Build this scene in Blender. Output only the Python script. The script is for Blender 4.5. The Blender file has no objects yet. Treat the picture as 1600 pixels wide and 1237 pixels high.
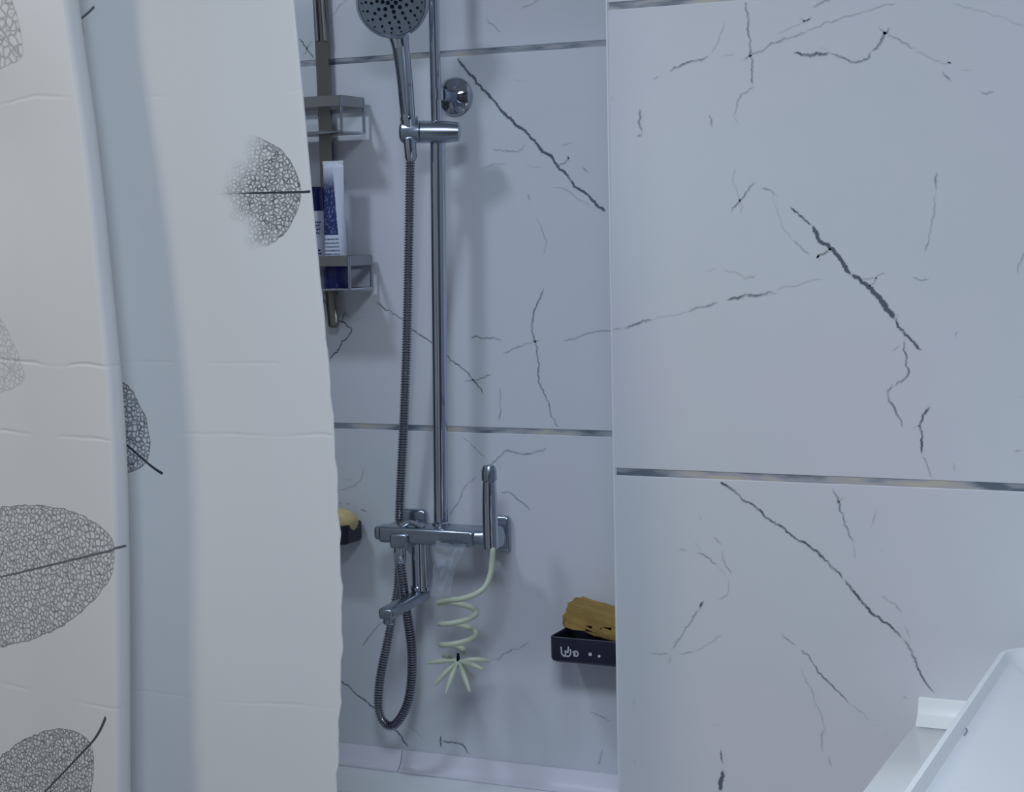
import bpy, bmesh, math, random
from mathutils import Vector, Matrix
from math import sin, cos, pi, radians
random.seed(7)
S = bpy.context.scene
C = bpy.context.scene.collection

# ------------------------------------------------------------------ camera
CY = -2.5073; CZ = 1.42
YAW, PITCH, ROLL, FPX = 0.4265, 0.0926, -0.021, 2710.88
IW, IH = 1600, 1237
Fv = Vector((-sin(YAW)*cos(PITCH), cos(YAW)*cos(PITCH), -sin(PITCH)))
R0 = Vector((cos(YAW), sin(YAW), 0)); U0 = R0.cross(Fv)
Rv = cos(ROLL)*R0 + sin(ROLL)*U0; Uv = -sin(ROLL)*R0 + cos(ROLL)*U0
CAM = Vector((0, CY, CZ))
cd = bpy.data.cameras.new('camera'); cam = bpy.data.objects.new('camera', cd); C.objects.link(cam)
cd.sensor_fit = 'HORIZONTAL'; cd.sensor_width = 36; cd.lens = FPX/IW*36; cd.clip_start = 0.02
M = Matrix.Identity(4)
for i in range(3):
    M[i][0] = Rv[i]; M[i][1] = Uv[i]; M[i][2] = -Fv[i]; M[i][3] = CAM[i]
cam.matrix_world = M
S.camera = cam

# ------------------------------------------------------------------ light
w = bpy.data.worlds.new('world'); S.world = w; w.use_nodes = True
w.node_tree.nodes['Background'].inputs[0].default_value = (.5, .6, .75, 1)
w.node_tree.nodes['Background'].inputs[1].default_value = 0.3
def area(name, loc, size, power, col, target=None, shape='DISK'):
    l = bpy.data.lights.new(name, 'AREA'); l.shape = shape; l.size = size; l.energy = power; l.color = col
    o = bpy.data.objects.new(name, l); C.objects.link(o); o.location = loc
    if target:
        o.rotation_euler = (Vector(target)-Vector(loc)).to_track_quat('-Z', 'Y').to_euler()
    return o
area('ceiling_lamp', (-1.74, -1.0, 2.57), 0.24, 7.3, (.71, .835, 1.0))
area('camera_side_fill', (-0.32, -2.3, 2.57), 0.8, 33.5, (.72, .835, 1.0))  # unseen fill added on the camera side to brighten walls, curtain and basin
area('curtain_warm_fill', (-2.2, -2.3, 2.57), 0.35, 17, (1.0, .88, .66))  # unseen warm fill, added to lift and warm the left curtain panel
S.view_settings.view_transform = 'Standard'; S.view_settings.look = 'None'
S.view_settings.gamma = 1; S.view_settings.use_curve_mapping = False
S.view_settings.exposure = 0.18

# ------------------------------------------------------------------ helpers
def P(px, py, Y):
    d = Fv + Rv*((px-IW/2)/FPX) - Uv*((py-IH/2)/FPX)
    return CAM + d*((Y-CY)/d.y)

def link(name, me, mats, parent=None):
    o = bpy.data.objects.new(name, me); C.objects.link(o)
    if mats is not None:
        for m in (mats if isinstance(mats, (list, tuple)) else [mats]): me.materials.append(m)
    if parent:
        o.parent = parent
        o.matrix_parent_inverse = Matrix.Translation(parent.location).inverted()
    return o
def obj(name, bm, mat, parent=None, smooth=True):
    bmesh.ops.recalc_face_normals(bm, faces=bm.faces)
    me = bpy.data.meshes.new(name); bm.to_mesh(me); bm.free()
    if smooth:
        for p in me.polygons: p.use_smooth = True
        try: me.set_sharp_from_angle(angle=radians(38))
        except Exception: pass
    return link(name, me, mat, parent)
def tag(o, label, cat, group=None):
    o['label'] = label; o['category'] = cat
    if group: o['group'] = group
    return o
def thing(name, label, cat, loc, group=None):
    o = bpy.data.objects.new(name, None); C.objects.link(o); o.location = loc; o.empty_display_size = .02
    return tag(o, label, cat, group)
def struct(o): o['kind'] = 'structure'; return o

def box(bm, x0, x1, y0, y1, z0, z1, bev=0.0, seg=2, rot=None, piv=None):
    b = bmesh.new()
    bmesh.ops.create_cube(b, size=1)
    for v in b.verts:
        v.co = Vector(((x0+x1)/2+v.co.x*(x1-x0), (y0+y1)/2+v.co.y*(y1-y0), (z0+z1)/2+v.co.z*(z1-z0)))
    if bev > 0: bmesh.ops.bevel(b, geom=b.edges[:], offset=bev, segments=seg, profile=.5, affect='EDGES')
    if rot is not None:
        p = Vector(piv) if piv else Vector(((x0+x1)/2, (y0+y1)/2, (z0+z1)/2))
        for v in b.verts: v.co = rot @ (v.co-p) + p
    me = bpy.data.meshes.new('t'); b.to_mesh(me); b.free(); bm.from_mesh(me); bpy.data.meshes.remove(me)
    return bm
def smooth_path(pts, n=8):
    pts = [Vector(p) for p in pts]; out = []
    for i in range(len(pts)-1):
        p0 = pts[max(i-1, 0)]; p1 = pts[i]; p2 = pts[i+1]; p3 = pts[min(i+2, len(pts)-1)]
        for k in range(n):
            t = k/n
            out.append(.5*((2*p1)+(-p0+p2)*t+(2*p0-5*p1+4*p2-p3)*t*t+(-p0+3*p1-3*p2+p3)*t**3))
    out.append(pts[-1]); return out
def resample(pts, step):
    out = [pts[0]]; acc = 0; last = pts[0]
    for p in pts[1:]:
        d = (p-last).length
        while acc+d >= step and d > 0:
            f = (step-acc)/d; last = last+(p-last)*f; out.append(last); d = (p-last).length; acc = 0
        acc += d; last = p
    return out
def tube(bm, pts, r, seg=16, cap=True, flat=None):
    """swept tube; r number or list; flat=(a,b) scales the section"""
    pts = [Vector(p) for p in pts]; n = len(pts)
    rr = r if isinstance(r, (list, tuple)) else [r]*n
    t0 = (pts[1]-pts[0]).normalized()
    nrm = t0.orthogonal().normalized()
    if abs(t0.z) > .5:
        nrm = (Vector((1, 0, 0)) - t0*t0.x).normalized()
    rings = []
    for i, p in enumerate(pts):
        t = (pts[min(i+1, n-1)]-pts[max(i-1, 0)])
        t = t.normalized() if t.length > 1e-9 else t0
        nrm = (nrm - t*nrm.dot(t)).normalized(); bn = t.cross(nrm)
        fa, fb = flat if flat else (1, 1)
        rings.append([bm.verts.new(p + nrm*(rr[i]*fa*cos(2*pi*k/seg)) + bn*(rr[i]*fb*sin(2*pi*k/seg))) for k in range(seg)])
    for a, b in zip(rings, rings[1:]):
        for k in range(seg): bm.faces.new((a[k], a[(k+1) % seg], b[(k+1) % seg], b[k]))
    if cap: bm.faces.new(rings[0][::-1]); bm.faces.new(rings[-1])
    return bm
def lathe(bm, prof, origin, axis, seg=32, cap=True):
    """prof: list of (radius, height along axis)"""
    ax = Vector(axis).normalized(); q = ax.to_track_quat('Z', 'Y').to_matrix(); rings = []
    for r, h in prof:
        rings.append([bm.verts.new(Vector(origin)+q @ Vector((r*cos(2*pi*k/seg), r*sin(2*pi*k/seg), h))) for k in range(seg)])
    for a, b in zip(rings, rings[1:]):
        for k in range(seg): bm.faces.new((a[k], a[(k+1) % seg], b[(k+1) % seg], b[k]))
    if cap: bm.faces.new(rings[0][::-1]); bm.faces.new(rings[-1])
    return bm

# ---- materials
class NT:
    def __init__(s, name):
        s.m = bpy.data.materials.new(name); s.m.use_nodes = True; s.t = s.m.node_tree; s.n = s.t.nodes; s.l = s.t.links
        s.b = s.n['Principled BSDF']
    def node(s, ty, **k):
        x = s.n.new(ty)
        for a, v in k.items(): setattr(x, a, v)
        return x
def setin(nt, sock, v):
    if hasattr(v, 'links') or isinstance(v, bpy.types.NodeSocket): nt.links.new(v, sock)
    else: sock.default_value = v
def mth(nt, op, a, b=None, c=None, clamp=False):
    n = nt.nodes.new('ShaderNodeMath'); n.operation = op; n.use_clamp = clamp
    setin(nt, n.inputs[0], a)
    if b is not None: setin(nt, n.inputs[1], b)
    if c is not None: setin(nt, n.inputs[2], c)
    return n.outputs[0]
def sstep(nt, x, lo, hi):
    n = nt.nodes.new('ShaderNodeMapRange'); n.interpolation_type = 'SMOOTHSTEP'
    setin(nt, n.inputs[0], x); n.inputs[1].default_value = lo; n.inputs[2].default_value = hi
    n.inputs[3].default_value = 0; n.inputs[4].default_value = 1
    return n.outputs[0]
def mixc(nt, f, a, b):
    n = nt.nodes.new('ShaderNodeMix'); n.data_type = 'RGBA'
    setin(nt, n.inputs[0], f); setin(nt, n.inputs[6], a); setin(nt, n.inputs[7], b)
    return n.outputs[2]
def plain(name, col, rough=.4, metal=0, spec=.5, var=.06, vscale=30, bump=0, bscale=200, **kw):
    k = NT(name); nt = k.t
    tc = k.node('ShaderNodeTexCoord'); nz = k.node('ShaderNodeTexNoise'); nz.inputs['Scale'].default_value = vscale; nz.inputs['Detail'].default_value = 3
    nt.links.new(tc.outputs['Object'], nz.inputs['Vector'])
    c = (*col, 1); d = tuple(max(0, x*(1-var*2)) for x in col)+(1,)
    nt.links.new(mixc(nt, nz.outputs[0], c, d), k.b.inputs['Base Color'])
    k.b.inputs['Roughness'].default_value = rough; k.b.inputs['Metallic'].default_value = metal
    k.b.inputs['Specular IOR Level'].default_value = spec
    for a, v in kw.items(): k.b.inputs[a.replace('_', ' ')].default_value = v
    if bump:
        n2 = k.node('ShaderNodeTexNoise'); n2.inputs['Scale'].default_value = bscale
        nt.links.new(tc.outputs['Object'], n2.inputs['Vector'])
        bp = k.node('ShaderNodeBump'); bp.inputs['Strength'].default_value = bump; bp.inputs['Distance'].default_value = .002
        nt.links.new(n2.outputs[0], bp.inputs['Height']); nt.links.new(bp.outputs[0], k.b.inputs['Normal'])
    return k.m

def marble_mat():
    k = NT('veined_white_tile'); nt = k.t
    tc = k.node('ShaderNodeTexCoord')
    nz = k.node('ShaderNodeTexNoise'); nz.inputs['Scale'].default_value = 3.2; nz.inputs['Detail'].default_value = 4
    nt.links.new(tc.outputs['Object'], nz.inputs['Vector'])
    n2 = k.node('ShaderNodeTexNoise'); n2.inputs['Scale'].default_value = 14; n2.inputs['Detail'].default_value = 3
    nt.links.new(tc.outputs['Object'], n2.inputs['Vector'])
    base = mixc(nt, sstep(nt, nz.outputs[0], .35, .65), (.70, .735, .78, 1), (.722, .725, .79, 1))
    base = mixc(nt, mth(nt, 'MULTIPLY', sstep(nt, n2.outputs[0], .45, .75), .10), base, (.60, .65, .71, 1))
    at = k.node('ShaderNodeAttribute', attribute_name='vein')
    n3 = k.node('ShaderNodeTexNoise'); n3.inputs['Scale'].default_value = 170; n3.inputs['Detail'].default_value = 3
    nt.links.new(tc.outputs['Object'], n3.inputs['Vector'])
    f = mth(nt, 'MULTIPLY', at.outputs['Fac'], mth(nt, 'MULTIPLY_ADD', n3.outputs[0], 1.1, .5))
    f = mth(nt, 'MINIMUM', mth(nt, 'MULTIPLY', f, 1.35), .93)
    nt.links.new(mixc(nt, f, base, (.085, .105, .145, 1)), k.b.inputs['Base Color'])
    k.b.inputs['Roughness'].default_value = .33
    k.b.inputs['Specular IOR Level'].default_value = .35
    return k.m
def grout_mat():
    k = NT('grout'); nt = k.t
    tc = k.node('ShaderNodeTexCoord'); mp = k.node('ShaderNodeMapping'); mp.inputs['Scale'].default_value = (13, 13, 60); mp.inputs['Location'].default_value = (3.7, 0, 1.3)
    nt.links.new(tc.outputs['Object'], mp.inputs['Vector'])
    nz = k.node('ShaderNodeTexNoise'); nz.inputs['Scale'].default_value = 1; nz.inputs['Detail'].default_value = 3
    nt.links.new(mp.outputs[0], nz.inputs['Vector'])
    cr = k.node('ShaderNodeValToRGB'); nt.links.new(nz.outputs[0], cr.inputs[0])
    e = cr.color_ramp.elements; e[0].position = .36; e[0].color = (.13, .16, .21, 1); e[1].position = .64; e[1].color = (.56, .53, .44, 1)
    a = cr.color_ramp.elements.new(.45); a.color = (.27, .30, .34, 1)
    a = cr.color_ramp.elements.new(.54); a.color = (.44, .44, .49, 1)
    nt.links.new(cr.outputs[0], k.b.inputs['Base Color']); k.b.inputs['Roughness'].default_value = .8
    return k.m
MARBLE = marble_mat(); GROUT = grout_mat()
PLASTER = plain('white_plaster', (.72, .73, .74), .8, bump=.1)
DARKT = plain('dark_grey_wall_tile', (.10, .105, .12), .4, var=.1)
CEIL = plain('ceiling_paint', (.78, .79, .8), .8)
FLOORM = plain('grey_floor_tile', (.14, .14, .15), .4)
CHROME = plain('chrome', (.56, .60, .68), .07, 1, var=.02)
CHROMES = plain('satin_chrome', (.42, .47, .55), .26, 1, var=.06)
REFLMETAL = plain('chrome_brown_reflection', (.27, .265, .24), .30, 1, var=.15, vscale=9)  # chrome rack bar: its brown reflections are put into the base colour
GREYMETAL = plain('tarnished_steel', (.40, .41, .42), .30, 1, var=.15, vscale=14)
HOSEM = plain('hose_steel', (.36, .37, .42), .20, 1, var=.05)
ENAMEL = plain('white_enamel', (.93, .965, .98), .18, spec=.5, var=.015, vscale=4)
PVC = plain('white_plastic_strip', (.86, .84, .93), .35, var=.04, vscale=9)
PVC2 = plain('white_plastic_trim', (.85, .88, .92), .3, var=.02)
CHAR = plain('charcoal_plastic', (.020, .022, .045), .42, var=.1, bump=.05)
SPONGE = plain('ochre_sponge', (.56, .36, .12), .95, spec=.1, var=.28, vscale=28, bump=.9, bscale=420)
SOAP = plain('yellow_soap', (.80, .64, .30), .45, var=.08, vscale=20)
WPRINT = plain('white_print', (.75, .76, .85), .5)
NAVY = plain('navy_plastic', (.008, .012, .11), .3, var=.1)
NAVYI = plain('navy_ink', (.01, .015, .12), .5)
CREAM = plain('pale_cream_silicone', (.66, .72, .56), .45, var=.06, Subsurface_Weight=.15)
RUBBER = plain('black_rubber', (.006, .008, .016), .7, spec=.2)
FACE = plain('grey_spray_face', (.30, .35, .42), .32, metal=.55, var=.06)
DOORW = plain('brown_door', (.13, .09, .06), .5, var=.2, vscale=6)

# ------------------------------------------------------------------ room shell
NY = -0.398; EX = -0.8145; J1 = 1.1081; TH = 0.6; G = 0.0094
def plane_box(name, x0, x1, y0, y1, z0, z1, mat):
    bm = bmesh.new(); box(bm, x0, x1, y0, y1, z0, z1); return struct(obj(name, bm, mat, smooth=False))
LX, RX, BY, CH = -2.6, 1.0, -3.2, 2.6
plane_box('floor', LX-.1, RX+.1, BY-.1, .15, -.1, 0, FLOORM)
plane_box('ceiling', LX-.1, RX+.1, BY-.1, .15, CH, CH+.1, CEIL)
plane_box('wall_left', LX-.1, LX, BY, .1, 0, CH, DARKT)
plane_box('wall_right', RX, RX+.1, BY, .1, 0, CH, DARKT)
rear = plane_box('wall_rear', LX, RX, BY-.1, BY, 0, CH, DARKT)
d = plane_box('door_1', -.75, .1, BY+.001, BY+.045, 0, 2.05, DOORW)
bm = bmesh.new(); tube(bm, [(-.68, BY+.05, 1.0), (-.68, BY+.09, 1.0), (-.57, BY+.09, 1.0)], .009); obj('door_handle', bm, CHROMES, d)
wall_back = plane_box('wall_back', LX, EX+.002, .0012, .1, 0, CH, GROUT)
wall_front = plane_box('wall_front', EX+.004, RX, NY+.0012, .1, 0, CH, GROUT)
wall_side = plane_box('wall_side', EX+.0035, EX+.0045, NY+.004, .0, 0, CH, GROUT)

def tile(parent, axis, plane, a0, a1, z0, z1, e=.0009):
    """one bevelled tile with its face on the wall plane; axis 'x' or 'y' runs along the wall"""
    bm = bmesh.new()
    def pt(a, d, z): return (a, plane+d, z) if axis == 'x' else (plane+d, a, z)
    def ring(i, d): return [bm.verts.new(pt(*q)) for q in ((a0+i, d, z0+i), (a1-i, d, z0+i), (a1-i, d, z1-i), (a0+i, d, z1-i))]
    r = [ring(e, 0), ring(e*.3, e*.3), ring(0, e), ring(0, .0025)]
    bm.faces.new(r[0])
    for p, q in zip(r, r[1:]):
        for k in range(4): bm.faces.new((p[k], p[(k+1) % 4], q[(k+1) % 4], q[k]))
    bm.faces.new(r[-1])
    return obj('tile', bm, MARBLE, parent, smooth=False)
rows = [(-.6+J1, J1), (J1, J1+TH), (J1+TH, J1+2*TH)]
allrows = [(.003, J1-TH)] + rows + [(J1+2*TH, CH)]
back_tiles = {}; front_tiles = {}
for zi, (a, b) in enumerate(allrows):
    z0, z1 = a+G/2, b-G/2
    for x0, x1 in ((-2.6, -2.035), (-2.0285, EX)):
        t = tile(wall_back, 'x', 0, x0, x1, z0, z1)
        if x1 == EX: back_tiles[zi] = t
    for x0, x1 in ((EX+.0012, .3845), (.391, 1.0)):
        t = tile(wall_front, 'x', NY, x0, x1, z0, z1)
        if x1 < .5: front_tiles[zi] = t
    tile(wall_side, 'y', EX, NY+.0012, -.0005, z0, z1)
bm = bmesh.new(); tube(bm, [(EX+.0006, NY+.0006, 0.0), (EX+.0006, NY+.0006, CH)], .0016, seg=8)
struct(obj('trim_1', bm, PVC2))

# ---- veins printed on the tiles: hair-thin ribbons lying on the glaze
BV = [
 ([(712,90),(735,115),(765,150),(790,180),(825,210),(855,240),(885,275),(920,308),(948,332)],5,.95),
 ([(770,232),(790,236),(812,237),(823,224)],2.5,.5), ([(753,262),(772,257),(792,256)],2,.4), ([(820,257),(850,261)],2,.3),
 ([(872,258),(885,250),(888,243),(892,252)],3,.6), ([(862,290),(880,295),(890,300),(905,312),(925,320)],2,.4), ([(908,262),(922,270)],2.5,.5),
 ([(825,303),(830,315)],4.5,.65), ([(838,340),(845,355),(850,370),(852,385),(848,400)],2,.45), ([(877,227),(895,221)],2,.35),
 ([(760,30),(775,42),(785,50)],2.5,.45), ([(815,15),(830,5),(850,-2)],2.5,.45), ([(825,125),(800,122)],1.6,.25),
 ([(588,470),(612,488),(632,502),(650,520),(676,537),(697,553),(722,575),(745,602),(757,615)],3,.65),
 ([(850,450),(843,470),(832,495),(832,520),(838,545),(842,575),(846,605),(858,635),(866,655),(876,668)],3,.6),
 ([(735,527),(755,529),(772,528),(786,535)],3.2,.6), ([(785,552),(810,543),(835,535),(845,530)],2.5,.5),
 ([(880,534),(905,526),(925,521),(958,514)],2.5,.5), ([(725,595),(745,592),(768,585)],2.5,.5), ([(783,605),(781,635),(779,660)],2.5,.45),
 ([(722,682),(748,705),(760,716)],2.5,.5), ([(765,728),(782,712),(790,704),(806,705),(830,710),(855,700)],3,.55), ([(775,722),(785,735)],2,.4),
 ([(745,745),(725,762),(720,775),(712,790),(700,805)],2.5,.45), ([(782,766),(797,770),(812,783),(830,798)],3,.55),
 ([(530,766),(545,762),(555,757),(565,745),(570,730)],2,.45), ([(537,748),(552,749)],1.8,.35),
 ([(498,462),(512,478),(528,498),(548,514),(540,528),(530,545),(515,565)],3.2,.75), ([(535,505),(540,488),(547,500)],2.5,.6), ([(548,505),(570,492)],1.5,.3),
 ([(528,1058),(555,1082),(585,1105),(612,1135),(640,1168)],3.5,.8), ([(598,970),(580,990),(566,1010)],2.5,.5), ([(640,1135),(665,1158)],1.8,.35),
 ([(688,1148),(690,1170)],3,.7), ([(690,1157),(708,1160),(722,1165),(735,1180)],3,.7), ([(775,1030),(800,1015),(830,1005)],2.5,.5),
 ([(940,1170),(937,1185),(931,1195)],3,.5), ([(920,1112),(935,1118),(955,1128)],2.5,.45), ([(780,1027),(755,1035)],1.5,.3),
 ([(466,60),(478,74),(492,92)],3,.7), ([(472,86),(488,62)],1.6,.55), ([(520,25),(530,8),(548,-3)],2,.4), ([(529,785),(536,786)],3,.8), ([(541,787),(547,788)],3,.8), ([(552,791),(557,792)],3,.8), ([(563,795),(574,798)],3.2,.8),
 ([(525,800),(540,795)],2,.4),
]
FV = [
 ([(1165,-4),(1168,30),(1171,60),(1173,90),(1177,115),(1178,135)],3,.6), ([(1178,135),(1168,142),(1158,147),(1152,165),(1145,180)],2.4,.45), ([(1145,180),(1152,195)],2,.35),
 ([(1020,123),(1032,119)],2,.45), ([(1045,110),(1060,103),(1080,95),(1108,88)],3,.6), ([(1130,89),(1150,88)],2,.35), ([(1160,92),(1180,82),(1220,64),(1260,50)],2.2,.5), ([(1260,50),(1290,35),(1340,20),(1400,2)],1.8,.38),
 ([(1133,35),(1125,55),(1115,85)],1.5,.3), ([(1250,27),(1260,30),(1268,27)],2.5,.5), ([(1270,12),(1285,4),(1300,0)],2.5,.5), ([(1215,52),(1250,38),(1270,25)],1.3,.25),
 ([(1240,82),(1262,88),(1280,86),(1297,83)],4,.8), ([(1297,83),(1315,90),(1332,97),(1355,93),(1362,80)],3,.55), ([(1362,80),(1372,70),(1380,55),(1392,40)],4,.75), ([(1372,42),(1385,52),(1410,66),(1430,78)],2.5,.5), ([(1430,78),(1465,96),(1487,100)],1.8,.35),
 ([(1472,112),(1490,124)],3.4,.6), ([(1478,98),(1488,100)],3,.5), ([(1532,144),(1553,145)],3,.6), ([(1500,108),(1520,112)],1.6,.3),
 ([(1490,5),(1530,15),(1560,25),(1602,38)],1.5,.3), ([(1280,76),(1296,78)],1.3,.25),
 ([(999,170),(998,195),(1002,208)],3,.6), ([(1003,208),(992,215)],4,.6), ([(1108,178),(1113,200)],2.6,.5),
 ([(1148,262),(1146,285),(1153,310),(1158,335)],1.6,.35), ([(1180,285),(1165,303),(1152,318),(1140,331)],2.6,.6),
 ([(1190,292),(1203,298),(1213,307)],2.8,.6), ([(1208,302),(1212,325),(1222,350),(1238,375)],1.3,.3), ([(1238,375),(1250,388),(1265,402)],2.4,.5), ([(1275,402),(1290,397),(1300,390)],3,.6), ([(1277,396),(1281,408)],3,.5),
 ([(1235,323),(1255,340),(1270,352)],3.4,.8), ([(1270,352),(1282,372),(1300,390),(1318,412),(1330,428)],5.5,1.0), ([(1330,428),(1345,438),(1362,455),(1382,478),(1398,500)],6.2,1.0), ([(1398,500),(1415,520),(1430,535),(1441,546)],4.4,.9),
 ([(1345,438),(1360,434),(1370,436)],2,.45), ([(1358,447),(1372,431),(1385,429)],2,.5), ([(1425,432),(1440,438),(1455,435)],2.4,.5), ([(1400,500),(1406,488)],2,.4),
 ([(1412,530),(1414,555),(1416,570),(1418,583),(1408,595),(1395,600)],2.8,.6), ([(1395,600),(1388,620),(1398,640),(1408,655),(1412,670)],3,.6), ([(1395,548),(1410,541)],2,.4),
 ([(1451,634),(1443,650),(1438,668),(1441,690),(1440,712)],3.8,.75), ([(1440,712),(1448,725),(1457,748)],2.4,.5), ([(1425,668),(1437,663)],2,.4),
 ([(957,516),(972,513)],2.6,.5), ([(975,513),(1000,504),(1022,498)],3,.6), ([(1022,498),(1075,486)],1.3,.25), ([(1075,486),(1100,478),(1122,471)],2.6,.55), ([(1135,467),(1165,461),(1190,457),(1215,454)],3.4,.65), ([(1215,453),(1250,442),(1288,436)],1.5,.32),
 ([(1130,420),(1150,425),(1165,433)],1.6,.3), ([(1160,434),(1183,431)],2.4,.5), ([(1105,422),(1120,420)],1.4,.25),
 ([(1463,268),(1461,300)],3,.55), ([(1460,305),(1457,335),(1452,365),(1445,394)],2.2,.42), ([(1601,385),(1594,410),(1592,430)],3,.5),
 ([(1497,517),(1493,529)],2.6,.4), ([(1583,706),(1600,705)],2.4,.45), ([(1592,620),(1602,619)],2,.35), ([(1488,722),(1490,740)],2,.4),
 ([(1122,750),(1150,770),(1185,795),(1230,830),(1270,858),(1300,885),(1320,905)],3.6,.75), ([(1320,905),(1345,935),(1372,963),(1398,985),(1412,997)],3.8,.8), ([(1412,997),(1425,1020),(1438,1050),(1448,1070),(1464,1084)],3.4,.65),
 ([(1300,762),(1308,780),(1315,800),(1325,825),(1332,850)],2.8,.55), ([(1332,850),(1337,877)],1.8,.4), ([(1310,785),(1323,777)],2,.4),
 ([(1368,795),(1360,825)],1.8,.38), ([(1375,930),(1395,942),(1412,960)],2.2,.42), ([(1416,975),(1422,1000)],1.8,.35), ([(1377,858),(1378,862)],3,.4),
 ([(1060,858),(1075,861)],2.5,.4), ([(1085,863),(1100,868),(1110,877),(1122,885)],2.4,.5), ([(1115,838),(1125,850),(1128,854)],2.8,.5), ([(1122,885),(1135,905)],1.5,.3), ([(1128,860),(1135,880),(1145,897)],2.2,.45), ([(1085,845),(1095,865)],1.8,.35), ([(1092,805),(1095,818)],2.2,.4), ([(1138,905),(1137,925),(1120,938)],1.8,.35),
 ([(1100,938),(1092,952)],4,.75), ([(1092,952),(1070,985),(1050,1015)],2.4,.5), ([(1046,1022),(1044,1040)],2,.4), ([(1015,1020),(1045,1022)],2,.4), ([(1062,1022),(1085,1017)],2.4,.45), ([(1085,1017),(1110,1006),(1130,990)],1.5,.3),
 ([(1220,990),(1245,1010)],2.2,.45), ([(1250,1014),(1265,1030),(1280,1048),(1300,1070),(1330,1100)],2.8,.6), ([(1330,1100),(1362,1128)],1.5,.35), ([(1368,1134),(1371,1136)],3,.4), ([(1383,1148),(1385,1149)],3,.35),
 ([(1250,1040),(1270,1080),(1285,1120),(1290,1150)],1.8,.35), ([(1287,1140),(1285,1155),(1284,1175)],2.4,.45), ([(1296,1180),(1300,1200)],2,.4),
 ([(1126,1170),(1128,1195)],3,.7), ([(1130,1203),(1127,1222),(1125,1238)],6,1.0), ([(1111,1131),(1127,1132)],1.8,.3), ([(992,1090),(989,1105)],1.6,.3),
 ([(1408,1073),(1414,1076)],2.4,.35), ([(1410,1088),(1418,1093)],3,.55), ([(957,158),(954,150)],2.4,.4), ([(965,1172),(970,1180)],3,.5), ([(990,1185),(998,1195)],2,.3),
 ([(960,8),(990,2),(1010,-6)],3.6,.8),
]
def build_veins(vlist, Y, tiles):
    acc = {}
    for pts, wpx, s in vlist:
        a = [P(x, y, Y) for x, y in pts]
        L = sum((q-p).length for p, q in zip(a, a[1:]))
        pp = resample(smooth_path(a, 6) if len(a) > 2 else smooth_path(a, 10), .0022)
        if len(pp) < 3: pp = [a[0], (a[0]+a[-1])/2, a[-1]]
        zc = sum(p.z for p in pp)/len(pp)
        for zi, (z0, z1) in enumerate(allrows):
            if z0 <= zc < z1: break
        bm = acc.setdefault(zi, bmesh.new())
        lay = bm.verts.layers.float.get('vein') or bm.verts.layers.float.new('vein')
        prev = None; off = 0; wn = 1; sn = 1; n = len(pp)
        hw0 = wpx*.00088*.5
        for i, p in enumerate(pp):
            t = (pp[min(i+1, n-1)]-pp[max(i-1, 0)]); t.y = 0; t.normalize()
            nn = Vector((-t.z, 0, t.x))
            off = off*.80+random.gauss(0, .0007); wn = wn*.7+.3*random.uniform(.5, 1.5); sn = sn*.75+.25*random.uniform(.1, 1.7)
            e = min(1, (i+.6)/3, (n-i-.4)/3)
            hw = hw0*wn*(.45+.55*e)*1.3; st = min(1.2, (s**1.6)*sn)*e
            zz = p.z+nn.z*off
            if not (z0+G/2+.0015+hw < zz < z1-G/2-.0015-hw):
                prev = None; continue
            c = p+nn*off; row = []
            for kx, v in ((-1, 0), (-.4, st), (.4, st), (1, 0)):
                q = c+nn*(hw*kx); q.y = Y-.00025; vv = bm.verts.new(q); vv[lay] = v; row.append(vv)
            if prev:
                for k in range(3): bm.faces.new((prev[k], prev[k+1], row[k+1], row[k]))
            prev = row
    for zi, bm in acc.items():
        for f in bm.faces:
            f.normal_update()
            if f.normal.y > 0: f.normal_flip()
        me = bpy.data.meshes.new('vein'); bm.to_mesh(me); bm.free()
        o = link('vein', me, MARBLE, tiles[zi]); o['kind'] = 'stuff'
build_veins(BV, 0, back_tiles); build_veins(FV, NY, front_tiles)
def loose_veins(Y, x0, x1, tiles, rows_, n):
    vl = []
    for zi in rows_:
        z0, z1 = allrows[zi]
        for _ in range(n):
            x, z = random.uniform(x0, x1), random.uniform(z0+(.20 if zi == 3 else .05), z1-.05); a = random.uniform(-1.3, -.3); pts = []
            for k in range(random.randint(3, 8)):
                pts.append((x, z)); a += random.gauss(0, .25); x += .04*cos(a); z += .04*sin(a)
            vl.append(([q for q in pts if z0+(.12 if zi == 3 else .01) < q[1] < z1-.01 and x0 < q[0] < x1], random.uniform(2, 4.5), random.uniform(.45, .9)))
    return [v for v in vl if len(v[0]) > 1]
_P = P
for Y, x0, x1, tiles in ((0, -1.98, EX-.02, back_tiles), (NY, EX+.02, .36, front_tiles)):
    vl = loose_veins(Y, x0, x1, tiles, (0, 3, 4), 7)
    P = lambda x, z, yy: Vector((x, yy, z))
    build_veins(vl, Y, tiles)
P = _P

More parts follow.
